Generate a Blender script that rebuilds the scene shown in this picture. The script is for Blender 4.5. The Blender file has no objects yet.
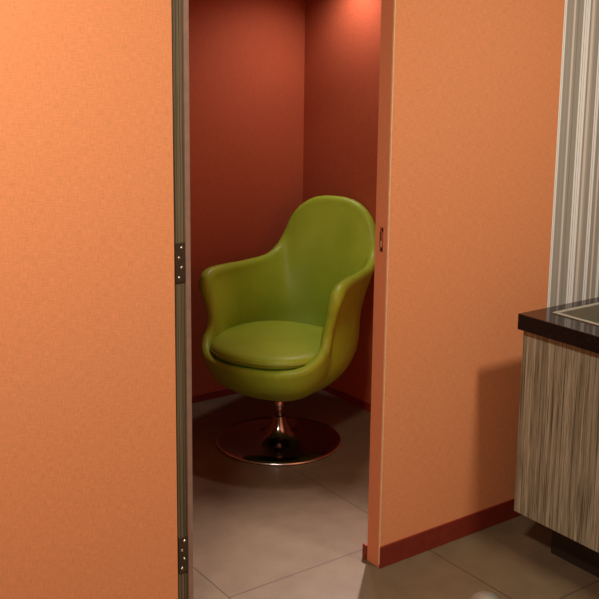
import bpy, bmesh, math, random
from mathutils import Vector, Matrix, noise

# ------------------------------------------------------------------ camera
scene = bpy.context.scene
C = scene.collection
F, YAW, PITCH, ROLL, CX, CY = 991.09, math.radians(36.109), math.radians(10.308), math.radians(.78966), 310.08, 232.07
w = Vector((math.sin(YAW)*math.cos(PITCH), math.cos(YAW)*math.cos(PITCH), -math.sin(PITCH)))
r0 = Vector((math.cos(YAW), -math.sin(YAW), 0)); u0 = r0.cross(w)
r = r0*math.cos(ROLL) + u0*math.sin(ROLL)
u = -r0*math.sin(ROLL) + u0*math.cos(ROLL)
cam = bpy.data.cameras.new('camera'); camo = bpy.data.objects.new('camera', cam); C.objects.link(camo)
M = Matrix(((r.x, u.x, -w.x, -1.926), (r.y, u.y, -w.y, -2.239), (r.z, u.z, -w.z, 1.63), (0, 0, 0, 1)))
camo.matrix_world = M
cam.sensor_fit = 'HORIZONTAL'; cam.sensor_width = 36; cam.lens = F*36/599
cam.shift_x = -(CX-299.5)/599; cam.shift_y = (CY-299.5)/599
cam.clip_start = .02
scene.camera = camo

# ------------------------------------------------------------------ world, exposure, lights
scene.view_settings.view_transform = 'Standard'; scene.view_settings.look = 'None'
scene.view_settings.exposure = 0.0; scene.view_settings.gamma = 1; scene.view_settings.use_curve_mapping = False
wd = bpy.data.worlds.new('world'); scene.world = wd; wd.use_nodes = True
wd.node_tree.nodes['Background'].inputs[0].default_value = (.05, .04, .03, 1)
wd.node_tree.nodes['Background'].inputs[1].default_value = .2

def aim(o, target):
    o.rotation_euler = (Vector(target)-o.location).to_track_quat('-Z', 'Y').to_euler()
def lamp(name, kind, loc, energy, col, size=.1, target=None, spot=None, blend=.5):
    l = bpy.data.lights.new(name, kind); l.energy = energy; l.color = col
    if kind == 'AREA': l.shape = 'DISK'; l.size = size
    else: l.shadow_soft_size = size
    if kind == 'SPOT': l.spot_size = math.radians(spot); l.spot_blend = blend
    o = bpy.data.objects.new(name, l); C.objects.link(o); o.location = loc
    if target: aim(o, target)
    return o
WARM = (1, .89, .72)
lamp('ceiling_light_left', 'AREA', (-1.6, -1.05, 2.56), 46, WARM, .30, (-1.6, -1.05, 0))
lamp('ceiling_light_right', 'AREA', (.40, -1.42, 2.56), 34.5, WARM, .26, (.40, -1.42, 0))
PINK = (1, .81, .78)
lamp('closet_downlight_beam', 'SPOT', (.81, .84, 2.08), 350, (1, .82, .83), .03, (-.38, -.26, 0), 48, .95)
lamp('closet_downlight_spill', 'SPOT', (.735, 1.22, 2.08), 27, PINK, .05, (.40, 1.32, 0), 130, .9)

# ------------------------------------------------------------------ materials
def newmat(name, rough=.6, metal=0.0, col=(.5, .5, .5), spec=.5):
    m = bpy.data.materials.new(name); m.use_nodes = True
    b = m.node_tree.nodes['Principled BSDF']
    b.inputs['Base Color'].default_value = (*col, 1); b.inputs['Roughness'].default_value = rough
    b.inputs['Metallic'].default_value = metal; b.inputs['Specular IOR Level'].default_value = spec
    return m, m.node_tree, b
def N(t, kind, **kw):
    n = t.nodes.new(kind)
    for k, v in kw.items(): setattr(n, k, v)
    return n
def mapped(t, scale, coord='Object'):
    g = N(t, 'ShaderNodeTexCoord'); m = N(t, 'ShaderNodeMapping'); m.inputs['Scale'].default_value = scale
    t.links.new(g.outputs[coord], m.inputs['Vector']); return m.outputs['Vector']
def noisef(t, vec, scale=1, detail=3, rough=.6):
    n = N(t, 'ShaderNodeTexNoise'); n.inputs['Scale'].default_value = scale
    n.inputs['Detail'].default_value = detail; n.inputs['Roughness'].default_value = rough
    t.links.new(vec, n.inputs['Vector']); return n.outputs['Fac']
def ramp(t, fac, stops, interp='LINEAR'):
    n = N(t, 'ShaderNodeValToRGB'); n.color_ramp.interpolation = interp
    e = n.color_ramp.elements
    while len(e) < len(stops): e.new(.5)
    for i, (p, c) in enumerate(stops): e[i].position = p; e[i].color = (*c, 1)
    t.links.new(fac, n.inputs['Fac']); return n.outputs['Color']
def mix(t, a, b, fac, mode='MIX'):
    n = N(t, 'ShaderNodeMix', data_type='RGBA', blend_type=mode)
    for s, v in ((6, a), (7, b), (0, fac)):
        if hasattr(v, 'links'): t.links.new(v, n.inputs[s])
        else: n.inputs[s].default_value = v if s == 0 else (*v, 1)
    return n.outputs[2]
def bump(t, b, h, strength=.2, dist=.001):
    n = N(t, 'ShaderNodeBump'); n.inputs['Strength'].default_value = strength; n.inputs['Distance'].default_value = dist
    t.links.new(h, n.inputs['Height']); t.links.new(n.outputs['Normal'], b.inputs['Normal'])

def wallpaper(name, col, var=.10):
    m, t, b = newmat(name, .75, 0, col, .25)
    h = noisef(t, mapped(t, (45, 45, 420)), 1, 2)
    v = noisef(t, mapped(t, (420, 420, 45)), 1, 2)
    a = N(t, 'ShaderNodeMath', operation='ADD'); t.links.new(h, a.inputs[0]); t.links.new(v, a.inputs[1])
    hf = N(t, 'ShaderNodeMath', operation='MULTIPLY'); t.links.new(a.outputs[0], hf.inputs[0]); hf.inputs[1].default_value = .5
    lo = tuple(c*(1-var*1.6) for c in col); hi = tuple(min(1, c*(1+var*1.3)) for c in col)
    t.links.new(ramp(t, hf.outputs[0], [(.32, lo), (.5, col), (.68, hi)]), b.inputs['Base Color'])
    bump(t, b, hf.outputs[0], .35, .001)
    return m
M_ORANGE = wallpaper('orange_woven_wallpaper', (.77, .298, .130))
M_ORANGE_END = wallpaper('orange_smooth_paint', (.70, .24, .11), .05)
M_RED = wallpaper('rust_red_wallpaper', (.42, .094, .038))
def stripes():
    m, t, b = newmat('striped_wallpaper', .7, 0, (.5, .5, .5), .25)
    g = N(t, 'ShaderNodeTexCoord'); s = N(t, 'ShaderNodeSeparateXYZ'); t.links.new(g.outputs['Object'], s.inputs[0])
    su = N(t, 'ShaderNodeMath', operation='SUBTRACT'); su.inputs[1].default_value = .743; t.links.new(s.outputs[0], su.inputs[0])
    di = N(t, 'ShaderNodeMath', operation='DIVIDE'); di.inputs[1].default_value = .262; t.links.new(su.outputs[0], di.inputs[0])
    fr = N(t, 'ShaderNodeMath', operation='FRACT'); t.links.new(di.outputs[0], fr.inputs[0])
    G, G2, W_, L, D = (.40, .37, .33), (.52, .48, .42), (.97, .97, .97), (.78, .70, .64), (.26, .22, .17)
    seq = [(.005, W_), (.0015, G2), (.006, W_), (.017, G), (.002, G2), (.017, G), (.010, L), (.012, G), (.003, D), (.024, G), (.009, W_), (.002, D), (.010, W_), (.002, G2), (.012, W_), (.010, G), (.013, L), (.008, G2), (.020, G), (.003, D), (.008, W_), (.002, G), (.010, W_), (.018, G), (.009, L), (.020, G), (.006, G2)]
    tot = sum(x for x, _ in seq)
    # two halves because a ramp holds at most 32 stops
    p = 0; stops = []
    for d, c in seq: stops.append((p/tot, c)); p += d
    t.links.new(ramp(t, fr.outputs[0], stops, 'CONSTANT'), b.inputs['Base Color'])
    return m
M_STRIPE = stripes()
def plain(name, col, rough=.5, metal=0.0, var=.12, sc=30, spec=.5):
    m, t, b = newmat(name, rough, metal, col, spec)
    n = noisef(t, mapped(t, (sc, sc, sc)), 1, 4)
    t.links.new(ramp(t, n, [(.3, tuple(c*(1-var) for c in col)), (.7, tuple(min(1, c*(1+var)) for c in col))]), b.inputs['Base Color'])
    return m
M_MAROON = plain('maroon_skirting', (.20, .022, .012), .35)
M_BEAD = plain('pale_corner_bead', (.85, .50, .28), .5)
M_CEIL = plain('ceiling_paint', (.75, .68, .55), .8)
M_BEIGE = plain('beige_wall_paint', (.62, .42, .26), .8)
M_DARK = plain('dark_plinth_laminate', (.022, .016, .014), .3)
M_SCREW = plain('bright_screw_metal', (.85, .8, .7), .25, 1)
M_HINGE = plain('tarnished_hinge_metal', (.085, .06, .04), .45, .6)
M_BRASS = plain('brown_strike_metal', (.16, .05, .02), .4, .6)
M_STRIKE = plain('reddish_strike_plate', (.42, .12, .05), .4)
M_BLACK = plain('black_hole', (.01, .008, .006), .6)
M_STEEL = plain('brushed_steel', (.62, .62, .58), .28, 1, .05)
M_RIM = plain('pale_grey_sink_rim', (.40, .39, .34), .4, .3, .05)
M_BASIN = plain('steel_basin', (.30, .30, .25), .35, .8, .05)
def floor_mat():
    m, t, b = newmat('brown_floor_tiles', .36, 0, (.2, .15, .11), .45)
    g = N(t, 'ShaderNodeTexCoord'); s = N(t, 'ShaderNodeSeparateXYZ'); t.links.new(g.outputs['Object'], s.inputs[0])
    def line(out, off, period):
        a = N(t, 'ShaderNodeMath', operation='SUBTRACT'); a.inputs[1].default_value = off; t.links.new(out, a.inputs[0])
        d = N(t, 'ShaderNodeMath', operation='DIVIDE'); d.inputs[1].default_value = period; t.links.new(a.outputs[0], d.inputs[0])
        f = N(t, 'ShaderNodeMath', operation='FRACT'); t.links.new(d.outputs[0], f.inputs[0])
        c = N(t, 'ShaderNodeMath', operation='LESS_THAN'); c.inputs[1].default_value = .0036/period; t.links.new(f.outputs[0], c.inputs[0])
        return c.outputs[0]
    lx = line(s.outputs[0], .212-.702*10, .702)
    ya = line(s.outputs[1], .121-1.156*10, 1.156); yb = line(s.outputs[1], -.457-2.0*10, 2.0)
    a = N(t, 'ShaderNodeMath', operation='SUBTRACT'); a.inputs[1].default_value = .212-1.404*10; t.links.new(s.outputs[0], a.inputs[0])
    d = N(t, 'ShaderNodeMath', operation='DIVIDE'); d.inputs[1].default_value = 1.404; t.links.new(a.outputs[0], d.inputs[0])
    fr = N(t, 'ShaderNodeMath', operation='FRACT'); t.links.new(d.outputs[0], fr.inputs[0])
    sel = N(t, 'ShaderNodeMath', operation='LESS_THAN'); sel.inputs[1].default_value = .5; t.links.new(fr.outputs[0], sel.inputs[0])
    ly = N(t, 'ShaderNodeMix', data_type='FLOAT'); t.links.new(sel.outputs[0], ly.inputs[0]); t.links.new(ya, ly.inputs[2]); t.links.new(yb, ly.inputs[3])
    mx = N(t, 'ShaderNodeMath', operation='MAXIMUM'); t.links.new(lx, mx.inputs[0]); t.links.new(ly.outputs[0], mx.inputs[1])
    n1 = noisef(t, mapped(t, (9, 9, 9)), 1, 5); n2 = noisef(t, mapped(t, (300, 300, 300)), 1, 2)
    base = mix(t, ramp(t, n1, [(.3, (.142, .102, .062)), (.7, (.185, .136, .084))]), ramp(t, n2, [(.36, (.62, .60, .58)), (.64, (1.0, 1.0, 1.0))]), .7, 'MULTIPLY')
    t.links.new(mix(t, base, (.05, .034, .026), mx.outputs[0]), b.inputs['Base Color'])
    bump(t, b, n2, .06, .001)
    return m
M_FLOOR = floor_mat()
def zebrano(name, axes, dark, mid, light, sc=1.0):
    m, t, b = newmat(name, .42, 0, mid, .35)
    n = noisef(t, mapped(t, tuple(a*sc for a in axes)), 1, 5, .65)
    n2 = noisef(t, mapped(t, tuple(a*sc*.27 for a in axes)), 1, 2, .5)
    c1 = ramp(t, n, [(.34, dark), (.44, mid), (.52, light), (.60, mid), (.68, dark)])
    t.links.new(mix(t, c1, ramp(t, n2, [(.38, (.48, .47, .43)), (.62, (1.0, 1.0, 1.0))]), .85, 'MULTIPLY'), b.inputs['Base Color'])
    return m
M_ZEB = zebrano('grey_brown_zebrano', (210, 210, 2.6), (.045, .039, .022), (.235, .222, .158), (.50, .485, .38))
M_JAMB = zebrano('olive_brown_frame', (260, 260, 1.2), (.065, .049, .029), (.125, .098, .058), (.19, .15, .095))
M_JAMB2 = plain('mauve_brown_frame_edge', (.27, .165, .125), .4)
def granite(name='black_speckled_granite', rough=.07, spec=.6):
    m, t, b = newmat(name, rough, 0, (.01, .01, .01), spec)
    v = noisef(t, mapped(t, (420, 420, 420)), 1, 1)
    t.links.new(ramp(t, v, [(.64, (.010, .006, .006)), (.74, (.09, .06, .05))]), b.inputs['Base Color'])
    return m
M_GRAN = granite(); M_GRAN_EDGE = granite('granite_edge_low_reflection', .35, .12)  # edge copy of the granite, sheen cut to imitate a dark reflection
def leather():
    m, t, b = newmat('lime_green_leather', .42, 0, (.25, .32, .02), .4)
    n = noisef(t, mapped(t, (7, 7, 7)), 1, 3); n2 = noisef(t, mapped(t, (220, 220, 220)), 1, 2)
    t.links.new(ramp(t, n, [(.3, (.27, .41, .026)), (.7, (.33, .475, .036))]), b.inputs['Base Color'])
    bump(t, b, n2, .12, .001)
    return m
M_GREEN = leather()
M_PIPE = plain('green_piping', (.20, .26, .015), .45)
M_CHROME = plain('polished_chrome', (.80, .78, .76), .22, 1, .04)
M_CHROME_DARKENED = plain('chrome_dark_reflection', (.30, .28, .27), .12, 1, .04)  # chrome with the dark reflections under the chair put into its colour
M_GREYMETAL = plain('grey_satin_metal', (.42, .44, .41), .42, .7, .05)
def emis(name, col, s):
    m, t, b = newmat(name); b.inputs['Emission Color'].default_value = (*col, 1); b.inputs['Emission Strength'].default_value = s; return m
M_GLOW = emis('lit_lamp_diffuser', (1, .8, .55), 2)

# ------------------------------------------------------------------ helpers
def bx(bm, x0, x1, y0, y1, z0, z1, mi=0):
    v = [bm.verts.new((x, y, z)) for x in (x0, x1) for y in (y0, y1) for z in (z0, z1)]
    for q in ((0, 1, 3, 2), (4, 6, 7, 5), (0, 4, 5, 1), (2, 3, 7, 6), (0, 2, 6, 4), (1, 5, 7, 3)):
        f = bm.faces.new([v[i] for i in q]); f.material_index = mi
    return bm
def obj(name, bm, mats, parent=None, smooth=False, bevel=0, seg=3, sub=0, loc=None):
    me = bpy.data.meshes.new(name); bmesh.ops.recalc_face_normals(bm, faces=bm.faces); bm.to_mesh(me); bm.free()
    for m in (mats if isinstance(mats, (list, tuple)) else [mats]): me.materials.append(m)
    o = bpy.data.objects.new(name, me); C.objects.link(o)
    if parent: o.parent = parent
    if loc: o.location = loc
    if smooth:
        for p in me.polygons: p.use_smooth = True
    if bevel:
        b = o.modifiers.new('bevel', 'BEVEL'); b.width = bevel; b.segments = seg; b.limit_method = 'ANGLE'
    if sub:
        s = o.modifiers.new('sub', 'SUBSURF'); s.levels = s.render_levels = sub
    return o
def struct(name, bm, mats, **k):
    o = obj(name, bm, mats, **k); o['kind'] = 'structure'; return o
def empty(name, loc=(0, 0, 0), rz=0, label=None, cat=None, kind=None):
    o = bpy.data.objects.new(name, None); C.objects.link(o); o.location = loc; o.rotation_euler = (0, 0, rz); o.empty_display_size = .05
    if label: o['label'] = label
    if cat: o['category'] = cat
    if kind: o['kind'] = kind
    return o
def lathe(bm, prof, n=64, c=(0, 0), cap=True):
    rings = []
    for rr, z in prof:
        rings.append([bm.verts.new((c[0]+rr*math.cos(2*math.pi*i/n), c[1]+rr*math.sin(2*math.pi*i/n), z)) for i in range(n)])
    for a, b in zip(rings, rings[1:]):
        for i in range(n): bm.faces.new((a[i], a[(i+1) % n], b[(i+1) % n], b[i]))
    if cap: bm.faces.new(rings[0]); bm.faces.new(rings[-1])
    return bm
def tube(bm, pts, rad, n=8, closed=True):
    P = [Vector(p) for p in pts]; L = len(P); rings = []
    for i in range(L):
        t = (P[(i+1) % L]-P[i-1]).normalized() if closed else (P[min(i+1, L-1)]-P[max(i-1, 0)]).normalized()
        a = t.orthogonal() if abs(t.z) > .9 else t.cross(Vector((0, 0, 1))); a.normalize(); b = t.cross(a)
        rings.append([bm.verts.new(P[i]+(a*math.cos(2*math.pi*k/n)+b*math.sin(2*math.pi*k/n))*rad) for k in range(n)])
    for i in range(L if closed else L-1):
        A, B = rings[i], rings[(i+1) % L]
        for k in range(n): bm.faces.new((A[k], A[(k+1) % n], B[(k+1) % n], B[k]))
    return bm
nb = bmesh.new

# ------------------------------------------------------------------ setting
T = .062; LX = -.7275; IX, IY = .875, 1.665; H = 2.6
struct('floor', bx(nb(), -3.2, 2.6, -5.2, 2.2, -.1, 0), M_FLOOR)
b = nb(); bx(b, -3.2, 2.6, -5.2, T/2, H, H+.1); struct('ceiling_main', b, M_CEIL)
b = nb(); bx(b, -1.3, IX+.1, T/2, 1.95, 2.11, 2.21); struct('ceiling_closet', b, M_CEIL)
struct('wall_left', bx(nb(), -3.2, LX, 0, T, 0, H), M_ORANGE)
b = nb()
bx(b, .0008, .743, 0, T-.001, 0, H, 0); bx(b, .743, 2.6, 0, T-.001, 0, H, 1); bx(b, 0, .0008, .001, T-.001, 0, H, 2)
struct('wall_right', b, [M_ORANGE, M_STRIPE, M_ORANGE_END])
struct('wall_header', bx(nb(), LX, 0, 0, T, 2.06, H), M_ORANGE)
struct('wall_far_left', bx(nb(), -3.3, -3.2, -5.2, 0, 0, H), M_ORANGE)
struct('wall_far_right', bx(nb(), 2.6, 2.7, -5.2, T, 0, H), M_BEIGE)
struct('wall_behind', bx(nb(), -3.2, 2.6, -5.3, -5.2, 0, H), M_BEIGE)
struct('wall_closet_back', bx(nb(), -1.3, IX, IY, IY+.08, 0, 2.11), M_RED)
struct('wall_closet_right', bx(nb(), IX, IX+.08, T, IY+.08, 0, 2.11), M_RED)
struct('wall_closet_left', bx(nb(), -1.38, -1.3, T, IY+.08, 0, 2.11), M_RED)
struct('baseboard_right', bx(nb(), 0, 2.6, -.007, 0, 0, .073), M_MAROON, bevel=.0015)
struct('baseboard_left', bx(nb(), -3.2, LX, -.007, 0, 0, .073), M_MAROON, bevel=.0015)
struct('baseboard_closet_back', bx(nb(), -1.3, IX, IY-.008, IY, 0, .035), M_MAROON)
struct('baseboard_closet_right', bx(nb(), IX-.008, IX, T, IY-.008, 0, .035), M_MAROON)
struct('trim_1', bx(nb(), -.0022, .0022, -.0022, .003, .012, 2.06), M_BEAD)      # bead on the wall's corner
struct('trim_2', bx(nb(), -.003, .004, T, T+.020, 0, .05), M_MAROON)           # little stop at the foot of the jamb

# door frame on the hinge side, strike plate on the other side
door = empty('door_1', (LX, .01, 0), 0, kind='structure')
b = nb(); bx(b, .001, .0065, .006, T-.012, 0, 2.06)
for k in range(3): bx(b, .0065+k*.010, .0155+k*.010, 0.0, T-.012, 0, 2.06); 
obj('door_frame', b, M_JAMB, door, bevel=.0012)
obj('door_stop', bx(nb(), .0366, .051, -.006, T-.012, 0, 2.06), M_JAMB2, door, bevel=.001)
for zc in (1.083, .259):
    hl = obj('hinge_leaf', bx(nb(), .0075, .0365, -.0035, -.0001, zc-.053, zc+.053), M_HINGE, door, bevel=.0008)
    for k, dz in enumerate((.040, .0135, -.0135, -.040)):
        b = nb(); lathe(b, [(.0042, 0), (.0042, .0012), (.002, .0022)], 16)
        bmesh.ops.rotate(b, verts=b.verts, cent=(0, 0, 0), matrix=Matrix.Rotation(math.pi/2, 3, 'X'))
        bmesh.ops.translate(b, verts=b.verts, vec=((.025, .0175)[k % 2], -.0035, zc+dz))
        obj('screw', b, M_SCREW, hl, smooth=True)
b = nb(); X = -LX
bx(b, X-.0012, X, .013, .028, 1.032, 1.108)
sp = obj('strike_plate', b, M_STRIKE, door, bevel=.0004)
b = nb(); bx(b, X-.0020, X-.0010, .0235, .0275, 1.046, 1.094); bx(b, X-.0020, X-.0010, .014, .0225, 1.034, 1.045); bx(b, X-.0020, X-.0010, .013, .020, 1.096, 1.107)
obj('latch_hole', b, M_BLACK, sp)
b = nb(); bx(b, X-.0030, X-.0010, .019, .0222, 1.048, 1.066); obj('latch_lip', b, M_BEAD, sp)

# lamps of the place (above the frame)
def ceiling_lamp(x, y, z, rad, label):
    t = empty('ceiling_light', (x, y, z), label=label, cat='lamp')
    obj('trim_ring', lathe(nb(), [(rad, 0), (rad, -.006), (rad*.86, -.008), (rad*.86, -.001)], 40), M_STEEL, t, smooth=True)
    obj('diffuser', lathe(nb(), [(rad*.85, -.001), (rad*.85, -.003)], 40), M_GLOW, t)
ceiling_lamp(-1.6, -1.05, H, .19, 'round warm ceiling light nearer the left orange wall')
ceiling_lamp(.40, -1.42, H, .19, 'round warm ceiling light in front of the striped wall')
ceiling_lamp(.73, 1.19, 2.11, .06, 'small closet downlight above the green chair')

# ------------------------------------------------------------------ vanity cabinet and worktop
FX, GY = .437, -.166
cab = empty('vanity_cabinet', (FX, -.3, 0), label='grey-brown wood-grain vanity cabinet with vertical streaks under the black counter', cat='cabinet')
def rel(x0, x1, y0, y1, z0, z1): return bx(nb(), x0-FX, x1-FX, y0+.3, y1+.3, z0, z1)
obj('end_panel', rel(FX, FX+.019, -.80, GY, .144, .7695), M_ZEB, cab, bevel=.001)
obj('cabinet_body', rel(FX+.0195, 2.1, -.785, GY-.001, .146, .66), M_ZEB, cab)
for k in range(3):
    dr = obj('door', rel(FX+.022+k*.54, FX+.022+k*.54+.535, -.804, -.7865, .15, .755), M_ZEB, cab, bevel=.001)
    obj('handle', tube(nb(), [(FX+.1+k*.54-FX, -.816+.3, .6), (FX+.1+k*.54-FX, -.816+.3, .5)], .006, closed=False), M_STEEL, dr)
obj('plinth', rel(.535, 2.1, -.72, -.25, 0, .1455), M_DARK, cab)
# worktop with a cut-out for the basin
ZT = .822; ox, oy0, oy1 = .408, -.83, GY+.001; sx0, sx1, sy0, sy1 = .502, 1.02, -.63, -.224
b = nb()
xs = [ox, sx0+.008, sx1-.008, 2.12]; ys = [oy0, sy0+.008, sy1-.008, oy1]
for i in range(3):
    for j in range(3):
        if (i, j) != (1, 1): bx(b, xs[i], xs[i+1], ys[j], ys[j+1], ZT-.052, ZT)
bmesh.ops.remove_doubles(b, verts=b.verts, dist=1e-5)
seen = {}
for f in list(b.faces):
    k = tuple(sorted(v.index if v.index >= 0 else id(v) for v in f.verts))
b.verts.index_update()
for f in list(b.faces):
    seen.setdefault(tuple(sorted(v.index for v in f.verts)), []).append(f)
bmesh.ops.delete(b, geom=[f for fs in seen.values() if len(fs) > 1 for f in fs], context='FACES_ONLY')
for f in b.faces:
    f.normal_update()
    if abs(f.normal.z) < .5: f.material_index = 1
wt = obj('worktop', b, [M_GRAN, M_GRAN_EDGE], bevel=.003)
wt['label'] = 'glossy black speckled stone countertop on the wood-grain vanity'; wt['category'] = 'countertop'
sink = empty('basin', (sx0, sy0, ZT), label='rectangular steel basin with pale rim set into the black countertop', cat='sink')
L_, W_ = sx1-sx0, sy1-sy0
b = nb(); RW = .014
for (a0, a1, c0, c1) in ((0, L_, 0, RW), (0, L_, W_-RW, W_), (0, RW, RW, W_-RW), (L_-RW, L_, RW, W_-RW)): bx(b, a0, a1, c0, c1, .0003, .004)
obj('rim', b, M_RIM, sink, bevel=.001)
b = nb(); e = RW-.002
o_ = [b.verts.new(p) for p in ((e, e, 0), (L_-e, e, 0), (L_-e, W_-e, 0), (e, W_-e, 0))]
q = .03; i_ = [b.verts.new(p) for p in ((e+q, e+q, -.13), (L_-e-q, e+q, -.13), (L_-e-q, W_-e-q, -.13), (e+q, W_-e-q, -.13))]
for k in range(4): b.faces.new((o_[k], o_[(k+1) % 4], i_[(k+1) % 4], i_[k]))
b.faces.new(i_)
bo = obj('bowl', b, M_BASIN, sink, bevel=.015); so = bo.modifiers.new('s', 'SOLIDIFY'); so.thickness = .003; so.offset = 0
obj('drain', lathe(nb(), [(.03, -.130), (.03, -.126), (.02, -.126), (.018, -.129)], 32, (L_/2, W_/2)), M_STEEL, sink, smooth=True)

# ------------------------------------------------------------------ rounded metal thing at the frame's lower edge
b = nb()
prof = [(.054, 0), (.056, .004), (.058, .028)] + [(.058*math.cos(a), .028+.056*math.sin(a)) for a in [k*math.pi/2/12 for k in range(12)]] + [(.002, .084)]
lathe(b, prof, 48)
can = obj('metal_dome', b, M_GREYMETAL, smooth=True, loc=(.062, -.407, 0))
can['label'] = 'small rounded grey metal object on the floor at the lower edge'; can['category'] = 'metal object'

# ------------------------------------------------------------------ green swivel chair
ANG = math.radians(27.5)                      # direction in which the chair's back points
chair = empty('swivel_armchair', (.327, 1.054, 0), ANG-math.pi/2, 'lime green leather bucket armchair on a round chrome pedestal in the red closet', 'chair')
b = nb()
lathe(b, [(.262, 0), (.265, .004), (.265, .009), (.259, .013), (.20, .016), (.14, .020), (.095, .027), (.070, .040), (.050, .062), (.034, .090), (.026, .112), (.0235, .118)], 96)
pb = obj('pedestal_base', b, M_CHROME_DARKENED, chair, smooth=True)
b = nb(); tube(b, [(.261*math.cos(2*math.pi*k/96), .261*math.sin(2*math.pi*k/96), .0065) for k in range(96)], .0055, 10); obj('base_rim_glint', b, M_CHROME, pb, smooth=True)  # bright ring added to stand in for the glint on the disc's edge
obj('column', lathe(nb(), [(.0185, .110), (.0185, .215)], 32), M_CHROME, chair, smooth=True)
obj('seat_mount', lathe(nb(), [(.05, .196), (.11, .214)], 32), M_DARK, chair, smooth=True)
# rim of the shell, right half from the middle of the back to the middle of the front: x, y, z and waist height
RIM = [(0, .520, .967), (.08, .520, .960), (.145, .510, .927), (.19, .495, .870), (.213, .475, .800), (.234, .425, .735), (.250, .335, .703),
       (.266, .20, .704), (.284, .05, .709), (.300, -.05, .708), (.302, -.094, .690), (.293, -.105, .645), (.277, -.098, .585), (.266, -.10, .53), (.266, -.12, .475), (.258, -.165, .437), (.226, -.212, .405), (.160, -.252, .390), (.082, -.270, .384), (0, -.276, .383)]
Y0 = .035
half = [Vector(p) for p in RIM]
loop = half + [Vector((-p.x, p.y, p.z)) for p in reversed(half[1:-1])]
n = len(loop)
def catmull(P, t):
    L = len(P); i = int(math.floor(t)) % L; f = t-math.floor(t)
    a, b_, c_, d = P[i-1], P[i], P[(i+1) % L], P[(i+2) % L]
    return .5*((2*b_)+(c_-a)*f+(2*a-5*b_+4*c_-d)*f*f+(3*b_-a-3*c_+d)*f**3)
NU = 72; ZB = .222
rim = [catmull(loop, k*n/NU) for k in range(NU)]
def section(R):
    """points from the bottom pole up to the rim"""
    phi = math.atan2(R.y-Y0, R.x)
    s = math.sin(phi)
    bb = .38 if s > 0 else .29
    zw = min(.435, R.z-.012)
    ra = 1/math.sqrt((math.cos(phi)/.29)**2+(s/bb)**2)
    k = (zw-ZB)/(.435-ZB)
    Wp = Vector((ra*math.cos(phi), Y0+ra*s, zw))
    f = 0
    if R.y < 0:
        f = max(0, min(1, (.60-R.z)/.14)); f = f*f*(3-2*f); Wp = Wp.lerp(Vector((R.x, R.y, zw)), f*.95)
    out = []
    for i in range(1, 9):
        a = i/8*math.pi/2
        out.append(Vector((Wp.x*math.sin(a)**.95, Y0*(1-0)+(Wp.y-Y0)*math.sin(a)**.95, ZB+(Wp.z-ZB)*(1-math.cos(a)))))
    h = R.z-Wp.z
    pin = .16*abs(math.cos(phi))**2*(1-f)*min(1, h/.25); m0 = Vector((-pin*math.cos(phi), 0, max(h, .01)*1.0)); m1 = Vector(((R.x-Wp.x)*1.0, (R.y-Wp.y)*1.0, max(h, .01)*.9))
    for i in range(1, 8):
        t = i/7
        out.append(Wp*(2*t**3-3*t**2+1)+m0*(t**3-2*t**2+t)+R*(-2*t**3+3*t**2)+m1*(t**3-t**2))
    return out
secs = [section(R) for R in rim]
b = nb(); NV = len(secs[0])
pole = b.verts.new((0, Y0, ZB))
g = [[b.verts.new(p) for p in s] for s in secs]
for i in range(NU):
    j = (i+1) % NU
    b.faces.new((pole, g[i][0], g[j][0]))
    for k in range(NV-1): b.faces.new((g[i][k], g[i][k+1], g[j][k+1], g[j][k]))
for _ in range(5): bmesh.ops.smooth_vert(b, verts=[v for v in b.verts if not v.is_boundary], factor=.5, use_axis_x=True, use_axis_y=True, use_axis_z=True)
b.normal_update()
TH = .021
allv = list(b.verts); up_ = {}; dn_ = {}
q = nb()
for v in allv:
    nrm = v.normal
    up_[v] = q.verts.new(v.co+nrm*TH); dn_[v] = q.verts.new(v.co-nrm*TH)
for f in b.faces:
    q.faces.new([up_[v] for v in f.verts]); q.faces.new([dn_[v] for v in reversed(f.verts)])
for e in b.edges:
    if e.is_boundary:
        a_, c_ = e.verts; q.faces.new((up_[a_], up_[c_], dn_[c_], dn_[a_]))
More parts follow.
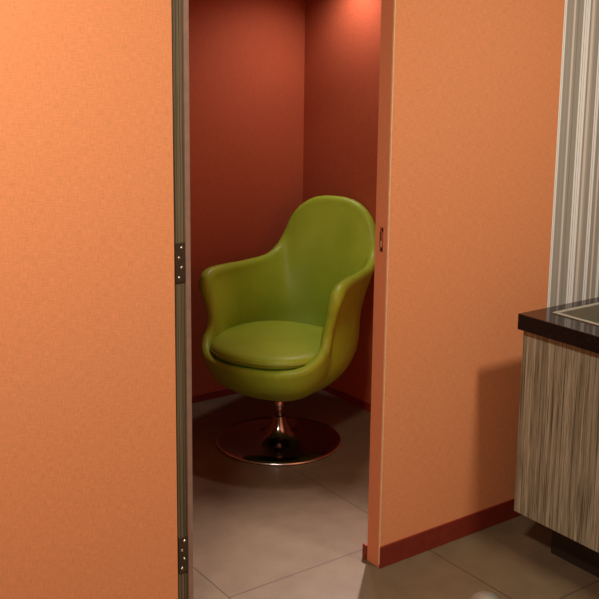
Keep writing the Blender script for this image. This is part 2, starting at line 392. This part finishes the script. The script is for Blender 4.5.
# padded roll along the rim, fuller on the arms
rp = [g[i][-1].co.copy() for i in range(NU)]; rings = []
for i in range(NU):
    p = rp[i]; t_ = (rp[(i+1) % NU]-rp[i-1]).normalized()
    a_ = t_.cross(Vector((0, 0, 1)) if abs(t_.z) < .9 else Vector((0, 1, 0))).normalized(); c_ = t_.cross(a_)
    arm = max(0, 1-abs(p.z-.68)/.07)*max(0, min(1, (.10-p.y)/.15)); front = max(0, min(1, (.46-p.z)/.04))
    rad = max(.0215, .0245+.008*arm-.004*front)
    rings.append([q.verts.new(p+(a_*math.cos(2*math.pi*k/12)+c_*math.sin(2*math.pi*k/12))*rad) for k in range(12)])
for i in range(NU):
    A, B = rings[i], rings[(i+1) % NU]
    d_ = min(range(12), key=lambda m: sum((A[k].co-B[(k+m) % 12].co).length for k in range(12)))
    for k in range(12): q.faces.new((A[k], A[(k+1) % 12], B[(k+1+d_) % 12], B[(k+d_) % 12]))
b.free()
sh = obj('shell', q, M_GREEN, chair, smooth=True)
rm = sh.modifiers.new('voxels', 'REMESH'); rm.mode = 'VOXEL'; rm.voxel_size = .0085; rm.use_smooth_shade = True
sm = sh.modifiers.new('soften', 'SMOOTH'); sm.factor = .5; sm.iterations = 14
# loose seat cushion
cy0, ca, cf, cb, cz = -.025, .270, .258, .25, .407
def cush(t, s, z):
    c_, y = math.cos(t), math.sin(t); x = ca*math.copysign(abs(c_)**.86, c_); y = math.copysign(abs(y)**.9, y)*(cb if y > 0 else cf)
    return Vector((x*s, cy0+y*s, z))
prof = [(.0, .0), (.5, 0), (.86, .002), (.965, .008), (1, .022), (1.0, .034), (.965, .050), (.86, .058), (.5, .066), (.2, .068)]
b = nb(); NC = 64; rings = []
for s, z in prof[1:]:
    rings.append([b.verts.new(cush(2*math.pi*k/NC, s, cz+z + .010*(s*math.sin(2*math.pi*k/NC)))) for k in range(NC)])
for A, B in zip(rings, rings[1:]):
    for k in range(NC): b.faces.new((A[k], A[(k+1) % NC], B[(k+1) % NC], B[k]))
c0 = b.verts.new((0, cy0, cz)); c1 = b.verts.new((0, cy0, cz+.068))
for k in range(NC): b.faces.new((c0, rings[0][k], rings[0][(k+1) % NC])); b.faces.new((c1, rings[-1][k], rings[-1][(k+1) % NC]))
cu = obj('seat_cushion', b, M_GREEN, chair, smooth=True, sub=1)
obj('piping', tube(nb(), [cush(2*math.pi*k/96, 1.004, cz+.028+.010*math.sin(2*math.pi*k/96)) for k in range(96)], .0028), M_PIPE, cu, smooth=True)
